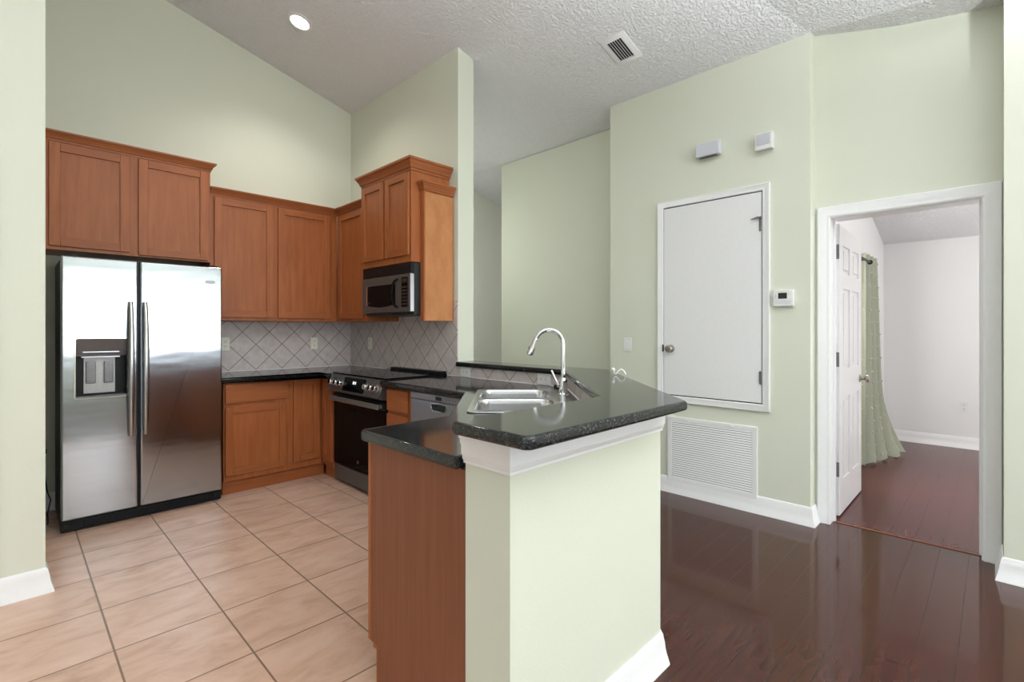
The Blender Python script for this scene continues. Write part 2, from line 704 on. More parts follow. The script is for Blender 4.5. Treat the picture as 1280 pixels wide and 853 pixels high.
cface([(x, y, zc(x)) for x, y in ((-0.5, -4.2), (3.0, -4.2), (3.0, 1.15), (3.68, 0.87), (3.94, 0.95), (3.94, 4.95), (-0.5, 4.95))])
A_ = (3.68, 0.87, zc(3.68))
E_ = (3.0, 1.15, zc(3.0))
D_ = (3.57, -0.028, 3.075)
cface([A_, (3.94, 0.87, 3.30), (3.94, -0.028, 3.05), D_])
cface([E_, A_, D_])
cface([E_, D_, (3.57, -4.2, 3.075), (3.0, -4.2, zc(3.0))])
cface([(x, y, zc(x)) for x, y in ((3.93, -3.1), (7.4, -3.1), (7.4, 4.95), (3.93, 4.95))])
cface([(-0.5, -4.2, zc(-0.5)), (-3.1, -4.2, 3.65), (-3.1, 4.95, 3.65), (-0.5, 4.95, zc(-0.5))])
r_ = bmesh.ops.extrude_face_region(bm, geom=bm.faces[:])
for v in r_['geom']:
    if isinstance(v, bmesh.types.BMVert):
        v.co.z += 0.06
struct('ceiling', bm, 'ceiling')


def wall(name, mat, boxes):
    bm = B()
    for b in boxes:
        box(bm, *b)
    return struct(name, bm, mat)


TOP = 5.0
wall('wall_back', 'wall', [(0.12, 7.4, WY, WY + 0.12, 0, TOP)])
wall('wall_left', 'wall', [(-3.1, 0.12, 3.33, WY + 0.12, 0, TOP)])
wall('wall_stove', 'wall', [(WX, WX2, WE, WY, 0, TOP)])
bm = B()
slab(bm, HALF, 0, 0.993)
struct('wall_peninsula', bm, 'wall')
wall('wall_utility', 'wall', [(AX, 3.94, 0.87, 2.41, 0, TOP)])
wall('wall_hall', 'wall', [(3.94, 4.06, 1.07, 4.04, 0, TOP)])
wall('wall_doorway', 'wall', [(DX, 3.93, 0.80, 0.87, 0, TOP), (DX, 3.93, -0.028, 0.04, 0, TOP), (DX, 3.93, 0.04, 0.80, 2.04, TOP)])
wall('wall_right', 'wall', [(3.57, 3.93, -4.1, -0.028, 0, TOP)])
wall('wall_rear', 'wall', [(-3.12, -2.6, -4.22, -4.1, 0, TOP), (-0.3, 0.7, -4.22, -4.1, 0, TOP), (3.3, 3.93, -4.22, -4.1, 0, TOP),
                           (0.7, 3.3, -4.22, -4.1, 0, 0.92), (0.7, 3.3, -4.22, -4.1, 2.2, TOP), (-2.6, -0.3, -4.22, -4.1, 2.1, TOP)])
wall('wall_west', 'wall', [(-3.12, -3.0, -4.1, -3.6, 0, TOP), (-3.12, -3.0, 0.4, 3.33, 0, TOP), (-3.12, -3.0, -3.6, 0.4, 0, 0.15), (-3.12, -3.0, -3.6, 0.4, 2.35, TOP)])
wall('wall_bedroom_left', 'white_wall', [(3.93, 4.4, 0.95, 1.07, 0, 3.4), (5.2, 7.25, 0.95, 1.07, 0, 3.2), (4.4, 5.2, 0.95, 1.07, 0, 1.0), (4.4, 5.2, 0.95, 1.07, 2.1, 3.3)])
wall('wall_bedroom_far', 'white_wall', [(7.25, 7.37, -3.0, 1.07, 0, 2.6)])
wall('wall_bedroom_right', 'white_wall', [(3.93, 7.37, -3.12, -3.0, 0, 3.4)])
wall('wall_bedroom_near', 'white_wall', [(3.931, 3.95, -3.0, 0.0, 0, 3.3), (3.931, 3.95, 0.83, 0.95, 0, 3.3), (3.931, 3.95, 0.0, 0.83, 2.06, 3.3)])
wall('wall_end', 'wall', [(7.4, 7.5, 1.0, 4.95, 0, 3.0)])


def window(name, x0, x1, z0, z1, f):
    bm = B()
    sweep(bm, [(x0, z0), (x1, z0), (x1, z1), (x0, z1)], [(0, 0.0), (0.05, 0.0), (0.05, 0.05), (0, 0.05)], True, f)
    m = (x0 + x1) / 2
    for a in (m - 0.02,):
        sl = [(a, z0 + 0.05), (a + 0.04, z0 + 0.05), (a + 0.04, z1 - 0.05), (a, z1 - 0.05)]
        slab(bm, sl, 0.005, 0.045, f=f)
    return struct(name, bm, 'trim')


window('window_1', 0.7, 3.3, 0.92, 2.2, lambda a, b, h: (a, -4.12 - h, b))
window('window_2', -3.6, 0.4, 0.15, 2.35, lambda a, b, h: (-3.02 - h, a, b))  # unseen frame around the added side fill
window('window_4', -2.6, -0.3, 0.05, 2.1, lambda a, b, h: (a, -4.12 - h, b))  # unseen frame around the added glass-door fill
window('window_3', 4.4, 5.2, 1.0, 2.1, lambda a, b, h: (a, 1.02 + h, b))

# baseboards: profile offset (left of the path), height
BB = [(0, 0), (0.032, 0), (0.032, 0.005), (0.022, 0.040), (0.017, 0.062), (0.015, 0.084), (0.011, 0.100), (0.009, 0.112), (0.004, 0.12), (0, 0.12)]


def baseboard(name, path, prof=BB):
    bm = B()
    sweep(bm, path, prof)
    return struct(name, bm, 'trim')


baseboard('baseboard_peninsula', [(2.669, WE - 0.01), (2.669, 1.834), (1.76, 0.925), (0.935, 0.925)])
baseboard('baseboard_utility', [(3.79, 0.869), (AX, 0.869), (AX, 2.41)])
baseboard('baseboard_right', [(3.57, -4.09), (3.57, -0.027), (3.782, -0.027)])
baseboard('baseboard_left', [(0.12, 3.42), (0.12, 3.33), (-0.035, 3.33)])
baseboard('baseboard_back', [(0.5, WY), (0.13, WY)])
baseboard('baseboard_bedroom', [(7.249, -2.98), (7.249, 0.949), (5.0, 0.949)])
baseboard('baseboard_hall', [(3.939, 2.42), (3.939, 4.03)])


# casings and jambs -------------------------------------------------
CAS = [(0, 0), (0, 0.009), (0.010, 0.014), (0.026, 0.011), (0.050, 0.018), (0.072, 0.018), (0.075, 0.014), (0.075, 0)]


def fx(x):
    return lambda a, b, h: (x - h, a, b)


bm = B()
sweep(bm, [(0.052, 0), (0.052, 2.024), (0.780, 2.024), (0.780, 0)], CAS, False, fx(DX))
struct('trim_2', bm, 'trim')
bm = B()
box(bm, DX, 3.952, 0.782, 0.80, 0, 2.04)
box(bm, DX, 3.952, 0.04, 0.058, 0, 2.04)
box(bm, DX, 3.952, 0.058, 0.782, 2.022, 2.04)
box(bm, 3.87, 3.905, 0.770, 0.782, 0, 2.022)
box(bm, 3.87, 3.905, 0.058, 0.070, 0, 2.022)
struct('trim_3', bm, 'trim')
# crown moulding under the bar top
bm = B()
sweep(bm, [(2.669, WE - 0.01), (2.669, 1.834), (1.76, 0.925), (0.934, 0.925), (0.934, 1.11)],
      [(0, 0.899), (0.007, 0.899), (0.007, 0.907), (0.011, 0.912), (0.012, 0.922), (0.015, 0.926), (0.016, 0.952), (0.020, 0.960), (0.021, 0.972), (0.025, 0.975), (0.025, 0.993), (0, 0.993)])
struct('trim_4', bm, 'trim')
bm = B()
box(bm, -0.115, -0.037, 3.312, 3.33, 0, 2.12, 0.004)
struct('trim_5', bm, 'trim')

# backsplash ----------------------------------------------------------
bm = B()
box(bm, 1.13, 2.496, 4.822, WY, 0.9165, 1.361)
struct('wall_backsplash_rear', bm, 'splash_x')
bm = B()
box(bm, 2.497, WX, 3.905, 4.822, 0.9165, 1.361)
box(bm, 2.497, WX, 3.165, 3.905, 0.9165, 1.60)
box(bm, 2.497, WX, 3.112, 3.165, 0.9165, 1.361)
box(bm, 2.497, WX, WE, 3.112, 0.9165, 1.52)
box(bm, 2.497, WX, 1.966, WE, 0.9165, 0.993)
struct('wall_backsplash_stove', bm, 'splash_y')
bm = B()
sweep(bm, [(0.937, 1.11), (1.652, 1.11), (2.503, 1.961)], [(0, 0.9165), (0.008, 0.9165), (0.008, 0.993), (0, 0.993)])
struct('wall_backsplash_sink', bm, 'splash_d')
bm = B()
sweep(bm, [(0.937, 1.118), (1.649, 1.118), (2.497, 1.966), (2.497, 4.822), (1.13, 4.822)], [(0, 0.9168), (0.004, 0.9168), (0, 0.921)])
struct('trim_6', bm, 'trim')

# bedroom door ---------------------------------------------------------
d = bpy.data.objects.new('door_1', None)
COL.objects.link(d)
d.location = (3.975, 0.800, 0.012)
d['kind'] = 'structure'
d['label'] = 'open white six-panel bedroom door'
bm = B()
W_, H_, T_ = 0.757, 2.0, 0.036
xs = [(0.11, 0.325), (0.435, 0.648)]
zs = [(0.235, 0.80), (1.0, 1.56), (1.67, 1.86)]
box(bm, 0, W_, -T_ + 0.008, -0.008, 0, H_)
for y0, y1 in ((-T_, -T_ + 0.0081), (-0.0081, 0)):
    for x0, x1 in ((0, 0.11), (0.325, 0.435), (0.648, W_)):
        box(bm, x0, x1, y0, y1, 0, H_, 0.002, 1)
    for z0, z1 in ((0, 0.235), (0.80, 1.0), (1.56, 1.67), (1.86, H_)):
        for x0, x1 in xs:
            box(bm, x0 - 0.004, x1 + 0.004, y0 + 0.0002, y1 - 0.0002, z0, z1, 0.002, 1)
    for z0, z1 in zs:
        for x0, x1 in xs:
            box(bm, x0 + 0.028, x1 - 0.028, y0 + 0.0015, y1 - 0.0015, z0 + 0.028, z1 - 0.028, 0.004, 2)
slab_o = obj('door_leaf', bm, 'door', d)
for k, z in enumerate((1.81, 1.07, 0.315)):
    bm = B()
    box(bm, -0.0025, 0, -0.034, 0.004, z - 0.05, z + 0.05, 0.001, 1)
    cyl(bm, (-0.006, 0.006, z - 0.05), (-0.006, 0.006, z + 0.05), 0.006, n=12)
    for dz in (-0.03, 0, 0.03):
        cyl(bm, (-0.004, -0.018 + (0.006 if dz else -0.006), z + dz), (-0.002, -0.018 + (0.006 if dz else -0.006), z + dz), 0.004, n=8)
    obj('hinge', bm, 'hinge', d)
bm = B()
for s in (-1, 1):
    y0 = -T_ if s < 0 else 0
    lathe(bm, [(0.032, 0), (0.032, 0.08), (0.014, 0.16), (0.012, 0.45), (0.026, 0.62), (0.030, 0.80), (0.024, 0.95), (0.004, 1.0)],
          (0.69, y0, 0.895), (0.69, y0 + s * 0.065, 0.895), 20)
obj('door_knob', bm, 'nickel', d)

# utility access door ---------------------------------------------------
d = bpy.data.objects.new('door_2', None)
COL.objects.link(d)
d.location = (AX, 1.54, 0.72)
d['kind'] = 'structure'
d['label'] = 'raised flat white utility closet door'
L0 = Vector(d.location)


def fa(a, b, h):
    return (-h, a - L0.y, b - L0.z)


bm = B()
cs = [(0, 0), (0, 0.010), (0.006, 0.014), (0.018, 0.012), (0.034, 0.019), (0.047, 0.019), (0.049, 0.015), (0.049, 0)]
sweep(bm, [(1.163, 0.765), (1.163, 2.258), (1.905, 2.258), (1.905, 0.765)], cs, True, fa)
obj('casing', bm, 'trim', d)
bm = B()
slab(bm, [(1.163, 0.765), (1.905, 0.765), (1.905, 2.258), (1.163, 2.258)], 0.0, 0.0015, f=fa)
obj('gap', bm, 'dark_slot', d)
bm = B()
slab(bm, [(1.169, 0.773), (1.901, 0.773), (1.901, 2.251), (1.169, 2.251)], 0.002, 0.008, r=0.0015, seg=1, f=fa)
obj('door_leaf', bm, 'door', d)
bm = B()
lathe(bm, [(0.030, 0), (0.030, 0.08), (0.014, 0.16), (0.012, 0.45), (0.025, 0.60), (0.030, 0.80), (0.024, 0.95), (0.004, 1.0)],
      fa(1.840, 1.137, 0.008), fa(1.840, 1.137, 0.070), 24)
obj('door_knob', bm, 'nickel', d)
bm = B()
slab(bm, [(1.898, 1.112), (1.912, 1.112), (1.912, 1.168), (1.898, 1.168)], 0.012, 0.016, f=fa)
obj('strike_plate', bm, 'dark_metal', d)
for z, latch in ((2.02, True), (0.95, False)):
    bm = B()
    slab(bm, [(1.163, z - 0.045), (1.184, z - 0.045), (1.184, z + 0.045), (1.163, z + 0.045)], 0.0085, 0.0105, f=fa)
    cyl(bm, fa(1.166, z - 0.045, 0.016), fa(1.166, z + 0.045, 0.016), 0.006, n=12)
    if latch:
        tube(bm, [fa(1.166, z + 0.05, 0.018), fa(1.19, z + 0.052, 0.024), fa(1.215, z + 0.046, 0.024), fa(1.235, z + 0.044, 0.020)], [0.008, 0.007, 0.005, 0.003], 10)
    obj('hinge', bm, 'hinge', d)


# ------------------------------------------------------------------ cabinets
def mbox(bm, mi, *a, **k):
    old = set(bm.faces)
    box(bm, *a, **k)
    for fc in bm.faces:
        if fc not in old:
            fc.material_index = mi


def shaker(parent, x0, x1, z0, z1, y=0.0, name='door', fw=0.056):
    bm = B()
    t = 0.020
    yf = y - t
    mbox(bm, 0, x0, x0 + fw, yf, y - 0.0015, z0, z1, 0.003, 2)
    mbox(bm, 0, x1 - fw, x1, yf, y - 0.0015, z0, z1, 0.003, 2)
    mbox(bm, 1, x0 + fw, x1 - fw, yf, y - 0.0015, z1 - fw, z1, 0.003, 2)
    mbox(bm, 1, x0 + fw, x1 - fw, yf, y - 0.0015, z0, z0 + fw, 0.003, 2)
    mbox(bm, 0, x0 + fw - 0.002, x1 - fw + 0.002, yf + 0.012, y - 0.003, z0 + fw - 0.002, z1 - fw + 0.002)
    return obj(name, bm, ['cab', 'cab_h'], parent)


def drawer_front(parent, x0, x1, z0, z1, y=0.0):
    bm = B()
    box(bm, x0, x1, y - 0.020, y - 0.0015, z0, z1, 0.005, 3)
    return obj('drawer', bm, 'cab_h', parent)


CROWN = [(0, 0), (0.005, 0), (0.006, 0.012), (0.012, 0.016), (0.016, 0.030), (0.028, 0.046), (0.030, 0.052), (0.037, 0.054), (0.038, 0.066), (0, 0.066)]


def crown(parent, path, z, k=1.0, kz=1.0, mat='cab_h'):
    bm = B()
    sweep(bm, path, [(o * k, z + h * kz) for o, h in CROWN])
    return obj('crown_moulding', bm, mat, parent)


def wall_cabinet(label, loc, rotz, w, d, h, doors, path, kc=1.0, kz=1.0, side=None, name='wall_cabinet'):
    t = thing(name, label, 'cabinet', loc, rotz, 'upper kitchen cabinets')
    bm = B()
    box(bm, 0, w, 0.0, d, 0, h, 0.0015, 1)
    obj('cabinet_body', bm, 'cab', t)
    for q in doors:
        shaker(t, *q)
    if path:
        crown(t, path, h - 0.001, kc, kz)
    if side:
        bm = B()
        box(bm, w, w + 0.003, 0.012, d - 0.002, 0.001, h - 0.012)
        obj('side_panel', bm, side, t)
    return t


RT = -PI / 2
wall_cabinet('wide two-door cherry wood cabinet above the stainless refrigerator', (0.124, 4.462, 1.820), 0, 0.990, 0.362, 0.722,
             [(0.052, 0.478, 0.024, 0.712), (0.528, 0.972, 0.012, 0.712)], [(0.990, 0.36), (0.990, 0), (0.0, 0)], 1.0, 1.0)
wall_cabinet('tall two-door cherry wood upper cabinet on the rear wall right of the refrigerator', (1.117, 4.482, 1.361), 0, 1.0622, 0.342, 1.004,
             [(0.028, 0.479, 0.027, 0.993), (0.519, 0.988, 0.027, 0.993)], [(1.062, 0), (0.0, 0)])
wall_cabinet('single-door cherry wood upper cabinet in the corner left of the microwave', (2.180, 4.480, 1.361), RT, 0.573, 0.315, 1.004,
             [(0.060, 0.530, 0.027, 0.993)], [(0.573, 0), (0.0, 0)])
wall_cabinet('small raised two-door cherry wood cabinet above the microwave', (2.130, 3.905, 1.806), RT, 0.740, 0.366, 0.694,
             [(0.018, 0.366, 0.052, 0.684), (0.392, 0.724, 0.052, 0.684)], [(0.740, 0.366), (0.740, 0), (0, 0), (0, 0.366)], 1.25, 1.40)
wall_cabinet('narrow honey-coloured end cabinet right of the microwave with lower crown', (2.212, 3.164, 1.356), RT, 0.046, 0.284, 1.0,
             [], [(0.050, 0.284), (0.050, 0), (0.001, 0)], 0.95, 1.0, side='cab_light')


def base_cabinet(label, loc, rotz, w, d, fronts, name='base_cabinet', toe=0.055, ext=0.0):
    t = thing(name, label, 'cabinet', loc, rotz, 'base kitchen cabinets')
    bm = B()
    box(bm, 0, w, 0, d, 0.105, 0.874, 0.0015, 1)
    obj('cabinet_body', bm, 'cab', t)
    bm = B()
    box(bm, 0.002, w - 0.002 + ext, toe, d - 0.02, 0.0, 0.105)
    obj('toe_kick', bm, 'cab_h', t)
    for k, *q in fronts:
        (shaker if k == 'd' else drawer_front)(t, *q)
    return t


base_cabinet('cherry wood base cabinet right of the refrigerator with one drawer and two doors', (1.150, 4.252, 0), 0, 0.780, 0.565,
             [('w', 0.010, 0.486, 0.712, 0.862), ('d', 0.010, 0.468, 0.150, 0.686), ('d', 0.526, 0.752, 0.165, 0.862)], toe=0.03, ext=0.034)
base_cabinet('narrow single-door cherry wood base cabinet in the corner left of the range', (1.934, 4.2505, 0), RT, 0.2185, 0.556,
             [('d', 0.030, 0.206, 0.150, 0.862)], toe=0.03)
base_cabinet('narrow cherry wood drawer cabinet between the range and the dishwasher', (1.934, 3.172, 0), RT, 0.298, 0.556,
             [('w', 0.012, 0.278, 0.702, 0.858), ('w', 0.012, 0.278, 0.532, 0.682), ('w', 0.012, 0.278, 0.340, 0.512), ('w', 0.012, 0.278, 0.140, 0.320)])
t = thing('sink_cabinet', 'cherry wood corner base cabinet set diagonally under the sink', 'cabinet', (1.66, 2.02, 0), 0.0, 'base kitchen cabinets')
SCB = [(1.385, 1.125), (1.640, 1.125), (2.485, 1.972), (2.485, 2.290), (1.932, 2.290), (1.385, 1.743)]
SCB = [(a - 1.66, b - 2.02) for a, b in SCB]
bm = B()
slab(bm, SCB, 0.105, 0.874, holes=[inset(SCB, 0.018)])
slab(bm, inset(SCB, 0.019), 0.105, 0.122)
obj('cabinet_body', bm, 'cab', t)
bm = B()
slab(bm, inset(SCB, 0.055), 0.0, 0.105)
obj('toe_kick', bm, 'cab_h', t)
L = 0.7737
for k in (0, 1):
    e = shaker(t, 0.02 + k * (L / 2 - 0.005), L / 2 - 0.015 + k * (L / 2 - 0.005), 0.15, 0.80)
    e.location = (1.932 - 1.66, 2.290 - 2.02, 0)
    e.rotation_euler = (0, 0, math.radians(-135))
t = base_cabinet('cherry wood peninsula cabinet with flat end panel beside the green half wall', (1.382, 1.655, 0), PI, 0.436, 0.535,
                 [('d', 0.015, 0.42, 0.150, 0.686), ('w', 0.015, 0.42, 0.712, 0.862)], name='peninsula_cabinet')
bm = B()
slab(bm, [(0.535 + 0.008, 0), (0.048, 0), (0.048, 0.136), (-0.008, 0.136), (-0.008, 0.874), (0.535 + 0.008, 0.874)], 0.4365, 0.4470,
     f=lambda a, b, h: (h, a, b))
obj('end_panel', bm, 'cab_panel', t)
bm = B()
box(bm, 0.4365, 0.4495, -0.012, 0.006, 0.138, 0.874, 0.002, 1)
box(bm, 0.4365, 0.4495, 0.046, 0.054, 0.0, 0.134, 0.002, 1)
obj('end_trim', bm, 'cab', t)

# ------------------------------------------------------------------ counters

bm = B()
slab(bm, round_poly([(1.128, 4.820), (1.128, 4.205), (1.872, 4.205), (1.872, 4.034), (2.495, 4.034), (2.495, 4.820)], [0, 0.004, 0.02, 0.004, 0, 0]), 0.8765, 0.9165, r=0.012)
t = obj('countertop', bm, 'granite')
tag(t, 'black granite countertop along the rear wall between refrigerator and range', 'countertop')

SK_C = Vector((1.8875, 1.7875, 0.9168))
SK_A = PI / 4
su = Vector((math.cos(SK_A), math.sin(SK_A)))
sv = Vector((-math.sin(SK_A), math.cos(SK_A)))
SL, SW = 0.842, 0.512


def sk(pts):
    return [(SK_C.x + su.x * a + sv.x * b, SK_C.y + su.y * a + sv.y * b) for a, b in pts]


hole = sk(rrect(-SL / 2 + 0.012, SL / 2 - 0.012, -SW / 2 + 0.012, SW / 2 - 0.012, 0.04))
CT = [(1.872, 3.182), (1.872, 2.238), (1.325, 1.690), (0.905, 1.690), (0.905, 1.121), (1.648, 1.121), (2.494, 1.967), (2.494, 3.182)]
bm = B()
slab(bm, round_poly(CT, [0.004, 0.03, 0.03, 0.03, 0.0, 0.0, 0.0, 0.0]), 0.8765, 0.9165, holes=[hole], r=0.012)
t = obj('countertop', bm, 'granite')
tag(t, 'lower black granite countertop holding the sink and running to the peninsula end', 'countertop')
bm = B()
slab(bm, round_poly([(0.858, 0.790), (1.707, 0.790), (2.697, 1.780), (2.697, 3.060), (2.475, 3.060), (2.475, 1.975), (1.595, 1.095), (0.858, 1.095)],
                    [0.03, 0.03, 0.03, 0.003, 0.003, 0.02, 0.02, 0.03]), 0.9945, 1.0315, r=0.013)
t = obj('bar_top', bm, 'granite')
tag(t, 'raised black granite bar top capping the green half wall', 'countertop')

# ------------------------------------------------------------------ sink and faucet
t = thing('kitchen_sink', 'stainless double-bowl sink set diagonally in the black countertop', 'sink', SK_C, SK_A)
bw = (SL - 0.10) / 2
bowls = [(-SL / 2 + 0.035, -0.015), (0.015, SL / 2 - 0.035)]
y0, y1 = -SW / 2 + 0.095, SW / 2 - 0.032
bm = B()
slab(bm, rrect(-SL / 2, SL / 2, -SW / 2, SW / 2, 0.045), 0.0003, 0.006, holes=[rrect(a, b, y0, y1, 0.06) for a, b in bowls], r=0.003, seg=2)
obj('rim', bm, 'sink_steel', t)
for a, b in bowls:
    bm = B()
    lv = [(0.0, 0.0045, 0.06), (0.004, -0.002, 0.058), (0.007, -0.02, 0.056), (0.016, -0.130, 0.052), (0.026, -0.155, 0.05), (0.05, -0.168, 0.045), (0.09, -0.172, 0.04)]
    loops = []
    for ins, z, r in lv:
        loops.append([bm.verts.new((p, q, z)) for p, q in rrect(a + ins, b - ins, y0 + ins, y1 - ins, r)])
    n = len(loops[0])
    for A, C in zip(loops, loops[1:]):
        for i in range(n):
            bm.faces.new((A[i], A[(i + 1) % n], C[(i + 1) % n], C[i]))
    bm.faces.new(loops[-1])
    bo = obj('basin', bm, 'sink_steel', t)
    bm = B()
    m = ((a + b) / 2, (y0 + y1) / 2)
    lathe(bm, [(0.044, 0), (0.044, 0.4), (0.036, 1.0), (0.030, 0.6), (0.004, 0.5)], (m[0], m[1], -0.1715), (m[0], m[1], -0.166), 24)
    obj('strainer', bm, 'chrome', bo)

dv = Vector((-0.7071, 0.7071, 0))
FB = Vector((2.160, 1.722, 0.9232))
t = thing('faucet', 'tall chrome gooseneck pull-down faucet behind the sink', 'faucet', FB)
bm = B()
lathe(bm, [(0.030, 0), (0.030, 0.05), (0.025, 0.10), (0.0235, 0.12), (0.0235, 0.80), (0.020, 0.9), (0.0155, 1.0)], (0, 0, 0), (0, 0, 0.095), 28)
obj('base', bm, 'chrome', t)
R_, zn = 0.079, 0.284
pts = [Vector((0, 0, 0.09)), Vector((0, 0, 0.16)), Vector((0, 0, 0.23))]
for k in range(0, 23):
    th = math.radians(158 * k / 22)
    pts.append(dv * (R_ - R_ * math.cos(th)) + Vector((0, 0, zn + R_ * math.sin(th))))
bm = B()
tube(bm, pts, 0.0125, 16)
obj('spout', bm, 'chrome', t)
th = math.radians(158)
tg = dv * math.sin(th) + Vector((0, 0, math.cos(th)))
e0 = pts[-1]
bm = B()
lathe(bm, [(0.0135, 0), (0.0145, 0.05), (0.0145, 0.42), (0.0175, 0.55), (0.0185, 0.9), (0.0165, 1.0)], e0 - tg * 0.002, e0 + tg * 0.098, 20)
sh = obj('spray_head', bm, 'chrome', t)
bm = B()
pe = e0 + tg * 0.06
nrm = (dv * math.cos(th) * -1 + Vector((0, 0, math.sin(th)))).normalized()
cyl(bm, pe + nrm * 0.014, pe + nrm * 0.021, 0.006, n=12)
obj('spray_button', bm, 'dark_metal', sh)
bm = B()
cyl(bm, e0 + tg * 0.0985, e0 + tg * 0.100, 0.0135, n=16)
obj('spray_face', bm, 'dark_metal', sh)
bm = B()
side = (dv * 0.75 + Vector((0.35, 0.35, 0))).normalized()
cyl(bm, side * 0.018 + Vector((0, 0, 0.055)), side * 0.034 + Vector((0, 0, 0.055)), 0.015, n=20)
tube(bm, [side * 0.032 + Vector((0, 0, 0.058)), side * 0.045 + Vector((0, 0, 0.078)), side * 0.066 + Vector((0, 0, 0.118)), side * 0.074 + Vector((0, 0, 0.134))], [0.0065, 0.0065, 0.006, 0.0055], 12)
obj('lever_handle', bm, 'chrome', t)
t = thing('sink_stopper', 'small black sink stopper on the counter behind the faucet', 'stopper', (2.425, 1.975, 0.9170))
bm = B()
lathe(bm, [(0.026, 0), (0.028, 0.2), (0.028, 0.75), (0.024, 1.0)], (0, 0, 0), (0, 0, 0.022), 24)
obj('stopper_body', bm, 'rubber', t)
bm = B()
lathe(bm, [(0.008, 0), (0.006, 0.5), (0.012, 0.8), (0.010, 1.0)], (0, 0, 0.0218), (0, 0, 0.036), 16)
obj('knob', bm, 'rubber', t)
t = thing('plastic_cord', 'short white curled plastic cord on the far edge of the bar top', 'cord', (2.392, 1.508, 1.0318))
ce = Vector((0.701, -0.713, 0))
bm = B()
tube(bm, [ce * q + Vector((0, 0, z)) for q, z in ((-0.033, 0.022), (-0.028, 0.010), (-0.018, 0.006), (-0.009, 0.016), (0.000, 0.028), (0.010, 0.032), (0.022, 0.025), (0.031, 0.014), (0.037, 0.003))], [0.003, 0.003, 0.003, 0.0035, 0.005, 0.0055, 0.0055, 0.005, 0.003], 10)
obj('loop', bm, 'white_plastic', t)
bm = B()
ball(bm, tuple(ce * -0.034 + Vector((0, 0, 0.031))), 0.0105)
obj('tip', bm, 'white_plastic', t)

# ------------------------------------------------------------------ refrigerator
t = thing('refrigerator', 'stainless side-by-side refrigerator with water dispenser in the left alcove', 'refrigerator', (0.219, 4.150, 0))
bm = B()
box(bm, 0.004, 0.891, 0.072, 0.640, 0.012, 1.742, 0.006, 2)
obj('case', bm, 'black_case', t)
bm = B()
box(bm, 0.0, 0.895, 0.030, 0.072, 0.010, 0.078, 0.004, 2)
box(bm, 0.10, 0.80, 0.022, 0.032, 0.022, 0.068, 0.003, 2)
for k in range(4):
    box(bm, 0.12, 0.78, 0.019, 0.023, 0.028 + k * 0.010, 0.032 + k * 0.010)
for a in (0.022, 0.853):
    cyl(bm, (a, 0.03, 0.045), (a + 0.02, 0.03, 0.045), 0.012, n=12)
obj('toe_grille', bm, 'black', t)


def fz(a, b, h):
    return (a, h, b)


bm = B()
slab(bm, rrect(0.0, 0.386, 0.086, 1.752, 0.008, 3), 0.0, 0.066, holes=[rrect(0.067, 0.329, 0.848, 1.232, 0.012)], r=0.010, seg=4, f=fz)
fd = obj('freezer_door', bm, 'steel', t)
bm = B()
slab(bm, rrect(0.399, 0.895, 0.086, 1.752, 0.008, 3), 0.0, 0.066, r=0.010, seg=4, f=fz)
rd = obj('refrigerator_door', bm, 'steel', t)
bm = B()
box(bm, 0.385, 0.400, 0.020, 0.070, 0.09, 1.748)
obj('door_gasket', bm, 'black', t)
for name, x, par in (('handle', 0.345, fd), ('handle', 0.424, rd)):
    bm = B()
    n = 24
    rings = []
    for k in range(n + 1):
        q = k / n
        z = 0.575 + 0.90 * q
        bow = 0.020 + 0.042 * math.sin(PI * q) ** 0.6
        w = 0.0125 + 0.004 * math.sin(PI * q)
        ring = []
        for j in range(14):
            an = 2 * PI * j / 14
            ring.append(bm.verts.new((x + w * math.cos(an), -bow + 0.010 * math.sin(an), z)))
        rings.append(ring)
    for A, C in zip(rings, rings[1:]):
        for j in range(14):
            bm.faces.new((A[j], A[(j + 1) % 14], C[(j + 1) % 14], C[j]))
    bm.faces.new(rings[0])
    bm.faces.new(rings[-1])
    for z in (0.590, 1.460):
        box(bm, x - 0.010, x + 0.010, -0.026, 0.002, z - 0.012, z + 0.012, 0.003, 2)
    obj(name, bm, 'steel_handle', par)
# dispenser
bm = B()
ring = rrect(0.0665, 0.3295, 0.8475, 1.2325, 0.012)
slab(bm, inset(ring, -0.006), -0.003, 0.002, holes=[inset(ring, 0.003)], r=0.001, seg=1, f=fz)
dp = obj('dispenser_frame', bm, 'chrome', fd)
bm = B()
box(bm, 0.060, 0.336, 0.0665, 0.071, 0.84, 1.24)
box(bm, 0.0672, 0.0695, 0.004, 0.066, 0.850, 1.230)
box(bm, 0.3265, 0.3288, 0.004, 0.066, 0.850, 1.230)
obj('dispenser_well', bm, 'black', fd)
bm = B()
slab(bm, [(0.004, 1.229), (0.066, 1.229), (0.066, 1.115), (0.030, 1.115)], 0.0697, 0.3263, f=lambda a, b, h: (h, a, b))
obj('control_panel', bm, 'dark_metal', fd)
bm = B()
box(bm, 0.105, 0.290, 0.018, 0.024, 1.138, 1.146, 0.001, 1)
box(bm, 0.098, 0.292, 0.012, 0.030, 1.106, 1.114, 0.001, 1)
obj('dispenser_trim', bm, 'steel_flat', fd)
bm = B()
box(bm, 0.110, 0.272, 0.050, 0.066, 0.872, 1.105, 0.004, 2)
obj('dispenser_back', bm, 'grey_metal', fd)
for a in (0.122, 0.212):
    bm = B()
    box(bm, a, a + 0.048, 0.036, 0.0498, 0.938, 1.082, 0.004, 2)
    obj('paddle', bm, 'dark_metal', fd)
bm = B()
box(bm, 0.0697, 0.3263, 0.004, 0.066, 0.850, 0.862, 0.002, 1)
obj('drip_tray', bm, 'dark_metal', fd)
bm = B()
